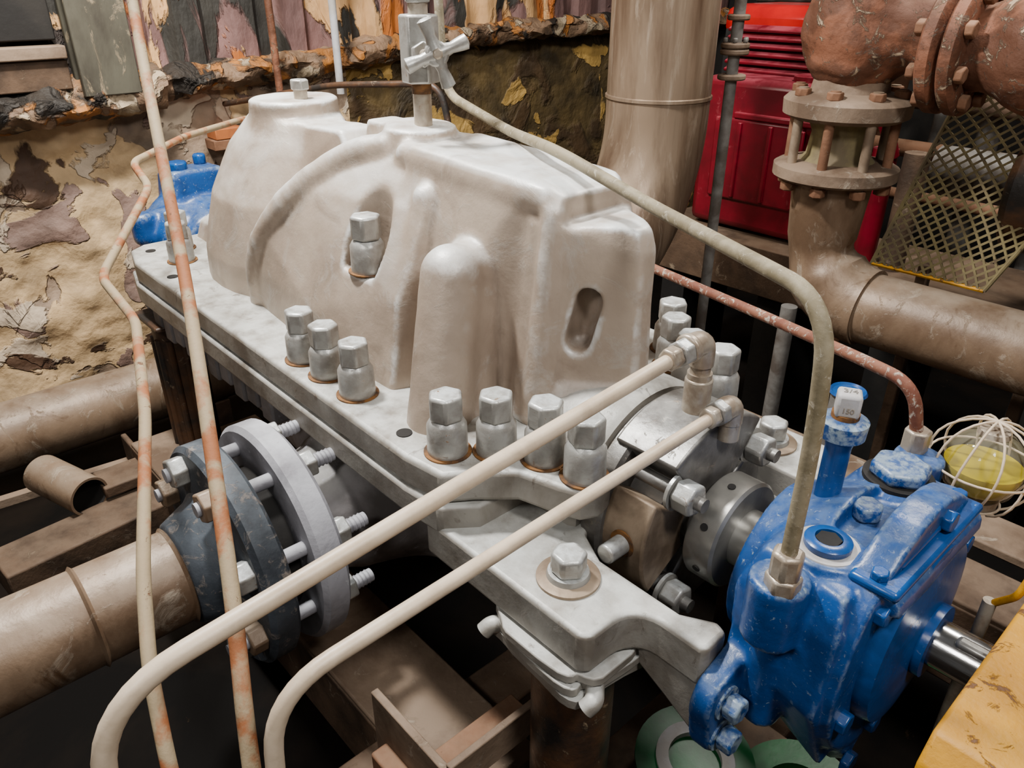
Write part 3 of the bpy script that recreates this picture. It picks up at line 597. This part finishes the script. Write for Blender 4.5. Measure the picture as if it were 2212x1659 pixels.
# ============================================================== mesh guard
MG=grp('expanded_metal_guard')
def gp(u,v):
    a=Vector((4.0,12,-.7)).lerp(Vector((6.75,12.0,-.7)),u);b=Vector((5.25,12.4,4.6)).lerp(Vector((9.2,12.4,5.4)),u);return a.lerp(b,v)
bm=bmesh.new();nu,nv=11,20
def strip(p,q,w=.026):
    d=(q-p).normalized();nn=Vector((0,-1,0));s=d.cross(nn).normalized()*w
    vs=[]
    for off in (nn*.0,nn*.05):
        vs.append([bm.verts.new(x+off) for x in (p-s,p+s,q+s,q-s)])
    bm.faces.new(vs[0]);bm.faces.new(vs[1])
    for i in range(4): bm.faces.new((vs[0][i],vs[0][(i+1)%4],vs[1][(i+1)%4],vs[1][i]))
for i in range(nu):
    for j in range(nv):
        u0,u1,um=i/nu,(i+1)/nu,(i+.5)/nu;v0,v1,vm=j/nv,(j+1)/nv,(j+.5)/nv
        strip(gp(um,v0),gp(u1,vm));strip(gp(u1,vm),gp(um,v1));strip(gp(um,v1),gp(u0,vm));strip(gp(u0,vm),gp(um,v0))
fin('mesh_sheet',bm2me(bm,'mesh_sheet'),'meshy',MG,False)
for k,(a,b) in enumerate(((gp(0,0),gp(1,0)),(gp(0,0),gp(0,1)),(gp(1,0),gp(1,1)),(gp(0,1),gp(1,1)))): tube(MG,f'frame_bar_{k}',[a,b],.06,'yellow' if k==0 else 'meshy',fil=0,n=8)
cyl(MG,'rotor_behind_guard',(6.5,13.5,1.6),(10.5,13.5,1.6),1.6,'column',bev=.2)
cyl(MG,'rotor_shaft',(4.5,13.5,1.6),(6.5,13.5,1.6),.6,'greyst')
for k,x in enumerate((5.0,8.0)): box(MG,f'support_leg_{k}',(x,13,-4.5),(.3,.3,7.6),'beam')
# ============================================================== coupling guard (yellow)
CG=grp('coupling_guard')
gpts=[(-2.05,-5),(-2.05,-.6),(-1.8,-.32),(2.6,-.32),(2.85,-.6),(2.85,-5),(2.6,-5),(2.6,-.6),(-1.8,-.6),(-1.8,-5)]
prism(CG,'guard_shell',gpts,11.05,16,'yellow',axis='x',bev=.05)
for k,x in enumerate((11.5,15)): box(CG,f'guard_leg_{k}',(x,-1.92,-6.4),(.4,.2,2.8),'yellow')
LV=grp('ball_valve_lever');tube(LV,'lever',[(10.75,1.0,-.75),(10.95,.9,-.45),(11.0,.95,-.1)],.045,'yellow',fil=.1)
cyl(LV,'lever_stem',(10.7,1.0,-.75),(10.7,1.0,-5.5),.08,'fit')
# ============================================================== green things
GH=grp('green_gasket_ring')
lathe(GH,'outer_ring',[(.62,0),(.62,.14),(.95,.14),(.95,0),(.62,0)],(8.0,-.5,-5.2),(.1,-.1,1),'green')
lathe(GH,'inner_ring',[(.42,.02),(.42,.2),(.62,.2),(.62,.02),(.42,.02)],(8.0,-.5,-5.2),(.1,-.1,1),'cond')
lathe(GH,'core',[(0,0),(.42,0),(.42,.08),(0,.08)],(8.0,-.5,-5.2),(.1,-.1,1),'green')
GH2=grp('green_gasket_ring')
lathe(GH2,'outer_ring',[(.5,0),(.5,.14),(.95,.14),(.95,0),(.5,0)],(9.3,.5,-5.6),(-.1,-.1,1),'green')
box(Bp,'valve_shelf',(8.5,0,-5.9),(4,3,.3),'beam')
LD=grp('blue_pail');lathe(LD,'lid',[(0,0),(.33,0),(.36,.04),(.33,.09),(.28,.05),(0,.05)],(6.7,5.5,-1.15),(0,0,1),'bluecl')
cyl(LD,'container',(6.7,5.5,-3.4),(6.7,5.5,-1.15),.3,'greyst')
# ============================================================== room
def sheet(name,nu,nv,f,m,g=None):
    bm=bmesh.new();vs=[[bm.verts.new(f(i/nu,j/nv)) for j in range(nv+1)] for i in range(nu+1)]
    for i in range(nu):
        for j in range(nv): bm.faces.new((vs[i][j],vs[i+1][j],vs[i+1][j+1],vs[i][j+1]))
    return fin(name,bm2me(bm,name),m,g,True)
def nz(p,s): return noise.fractal(Vector(p)*s,1,2,6)
def lz(y): return 2.35+ (y+4)*.07 if y<16 else 3.75
def wf(u,v):
    y=-16+u*24;z=-8+v*(lz(y)+8);d=.35*nz((0,y,z),.35)+.08*nz((3,y,z),1.6);return (-15+d,y,z)
sheet('wall_left',140,80,wf,'wall')
def wf2(u,v):
    y=8+u*24;z=-8+v*(lz(y)+8);d=.12*nz((0,y,z),.35);return (-15+d,y,z)
sheet('wall_left',60,40,wf2,'wallr')
def lf(u,v):
    y=-16+u*48;a=v*math.pi;d=.35*nz((1,y,v*3),.6);e=.45*nz((7,y,v*4),1.1);big=1.5 if y<1 else 1.0
    return (-14.9+math.sin(a)*(1.0+d*1.2)*big,y,lz(y)+.25+math.cos(a)*.45*big+e*.5)
sheet('wall_ledge',300,16,lf,'ledge')
def sf(u,v):
    y=-16+u*48;z=lz(y)-.1+v*6.5;ph=(y*1.1)%2.0;c=.28*(1 if ph<.9 else (1-(ph-.9)/.2 if ph<1.1 else (0 if ph<1.8 else (ph-1.8)/.2)))
    return (-14.75+c+.06*nz((y,z,0),.8),y,z)
sheet('corrugated_siding',420,30,sf,'siding')
W=grp('window_1');box(W,'opening',(-14.2,-5.0,5.9),(.3,6.6,3.0),'dark');box(W,'sill',(-14.0,-5.0,4.1),(.6,6.8,.35),'plate');box(W,'lower_panel',(-14.1,-5.0,3.5),(.4,6.8,.8),'beam')
for k,y in enumerate((-6.6,-3.6)): box(W,f'mullion_{k}',(-14.0,y,5.9),(.3,.2,3.0),'beam')
colm=mat('column_paint',(.075,.07,.05),(.035,.03,.021),(.30,.23,.14),scale=5,rough=.6,t3=(.54,.64),stretch=(1,1,.4))
prism(None,'steel_column',[(-14.3,-1.45),(-14.1,-1.45),(-14.1,-.75),(-13.7,-.75),(-13.7,-1.45),(-13.5,-1.45),(-13.5,.15),(-13.7,.15),(-13.7,-.55),(-14.1,-.55),(-14.1,.15),(-14.3,.15)],2.9,9.5,colm,bev=.03)
for k,(y,m,r) in enumerate(((4.5,'rustpink',.12),(6.8,'cond',.13))):
    g_=grp('wall_conduit');cyl(g_,'pipe',(-13.4,y,2.3),(-13.4,y,11),r,m)
    for q,z in enumerate((7.5,9.5)): box(g_,f'strap_{q}',(-13.75,y,z),(.8,.4,.12),'greyst',.02)
br=grp('orange_brick');box(br,'brick_body',(-14.6,2.9,1.3),(.8,1.0,.35),mat('brick',(.40,.12,.03),(.3,.09,.03),scale=20),.03);box(br,'brick_body_lower',(-14.6,2.8,.95),(.8,1.0,.33),M['rust'],.03)
tube(grp('wall_hose'),'hose',[(-14.5,3,2.2),(-9,4,3.2),(-5.5,5.2,3.45),(-5.0,5.6,0),(-5,5.8,-5)],.09,'column',fil=.6)
box(None,'floor',(2,8,-8.1),(36,50,.2),'floor',0)
box(None,'wall_back',(2,32,-.5),(36,.3,15),'dark',0)
Dz=grp('background_piping')
for k in range(9):
    x=-3+k*1.9;cyl(Dz,f'run_{k}',(x,22+random.random()*3,-8),(x,22+random.random()*3,6),.2+.25*random.random(),random.choice(['beam','rust','greyst','beam']))
for k in range(5):
    z=-1+k*1.6;cyl(Dz,f'cross_{k}',(-6,21,z),(18,21,z),.18+.15*random.random(),random.choice(['beam','rust','greyst']))
# ============================================================== lights
def area(name,loc,tgt,size,e,col=(1,1,1)):
    l=bpy.data.lights.new(name,'AREA');l.energy=e;l.size=size;l.color=col;o=bpy.data.objects.new(name,l);COL.objects.link(o)
    o.location=Vector(loc)*K;o.rotation_euler=(Vector(tgt)-Vector(loc)).to_track_quat('-Z','Y').to_euler()
area('ceiling_lamp',(-3,-4,18),(1,0,0),.18,88,(1,.98,.95))
area('fill_light_front',(17,-4,15),(6,-1,-1),.3,25,(1,.98,.96))  # added fill near the camera, not a lamp of the room
area('fill_light_side',(8,-17,13),(3,-2,-2),.3,12,(1,.97,.94))  # added soft fill to brighten the lower left steelwork
area('fill_light_wall',(-8,-2,14),(-15,0,1),.4,34,(1,.92,.8))  # added warm fill aimed at the left wall, no real fixture
area('fill_light_right',(6,12,18),(3,12,0),.45,46,(1,.95,.88))  # added light to lift the right background, no real fixture
w=bpy.data.worlds.new('w');bpy.context.scene.world=w;w.use_nodes=True;w.node_tree.nodes['Background'].inputs[0].default_value=(1,.96,.92,1);w.node_tree.nodes['Background'].inputs[1].default_value=.07
# ============================================================== camera
p=math.radians(28);az=math.radians(137.8)
Fv=Vector((math.cos(az)*math.cos(p),math.sin(az)*math.cos(p),-math.sin(p)))
cam=bpy.data.cameras.new('camera');cam.sensor_width=36;cam.lens=27.03;cam.clip_start=.02
co=bpy.data.objects.new('camera',cam);COL.objects.link(co);co.location=(1.2,-.807,.6);co.rotation_euler=Fv.to_track_quat('-Z','Y').to_euler();bpy.context.scene.camera=co
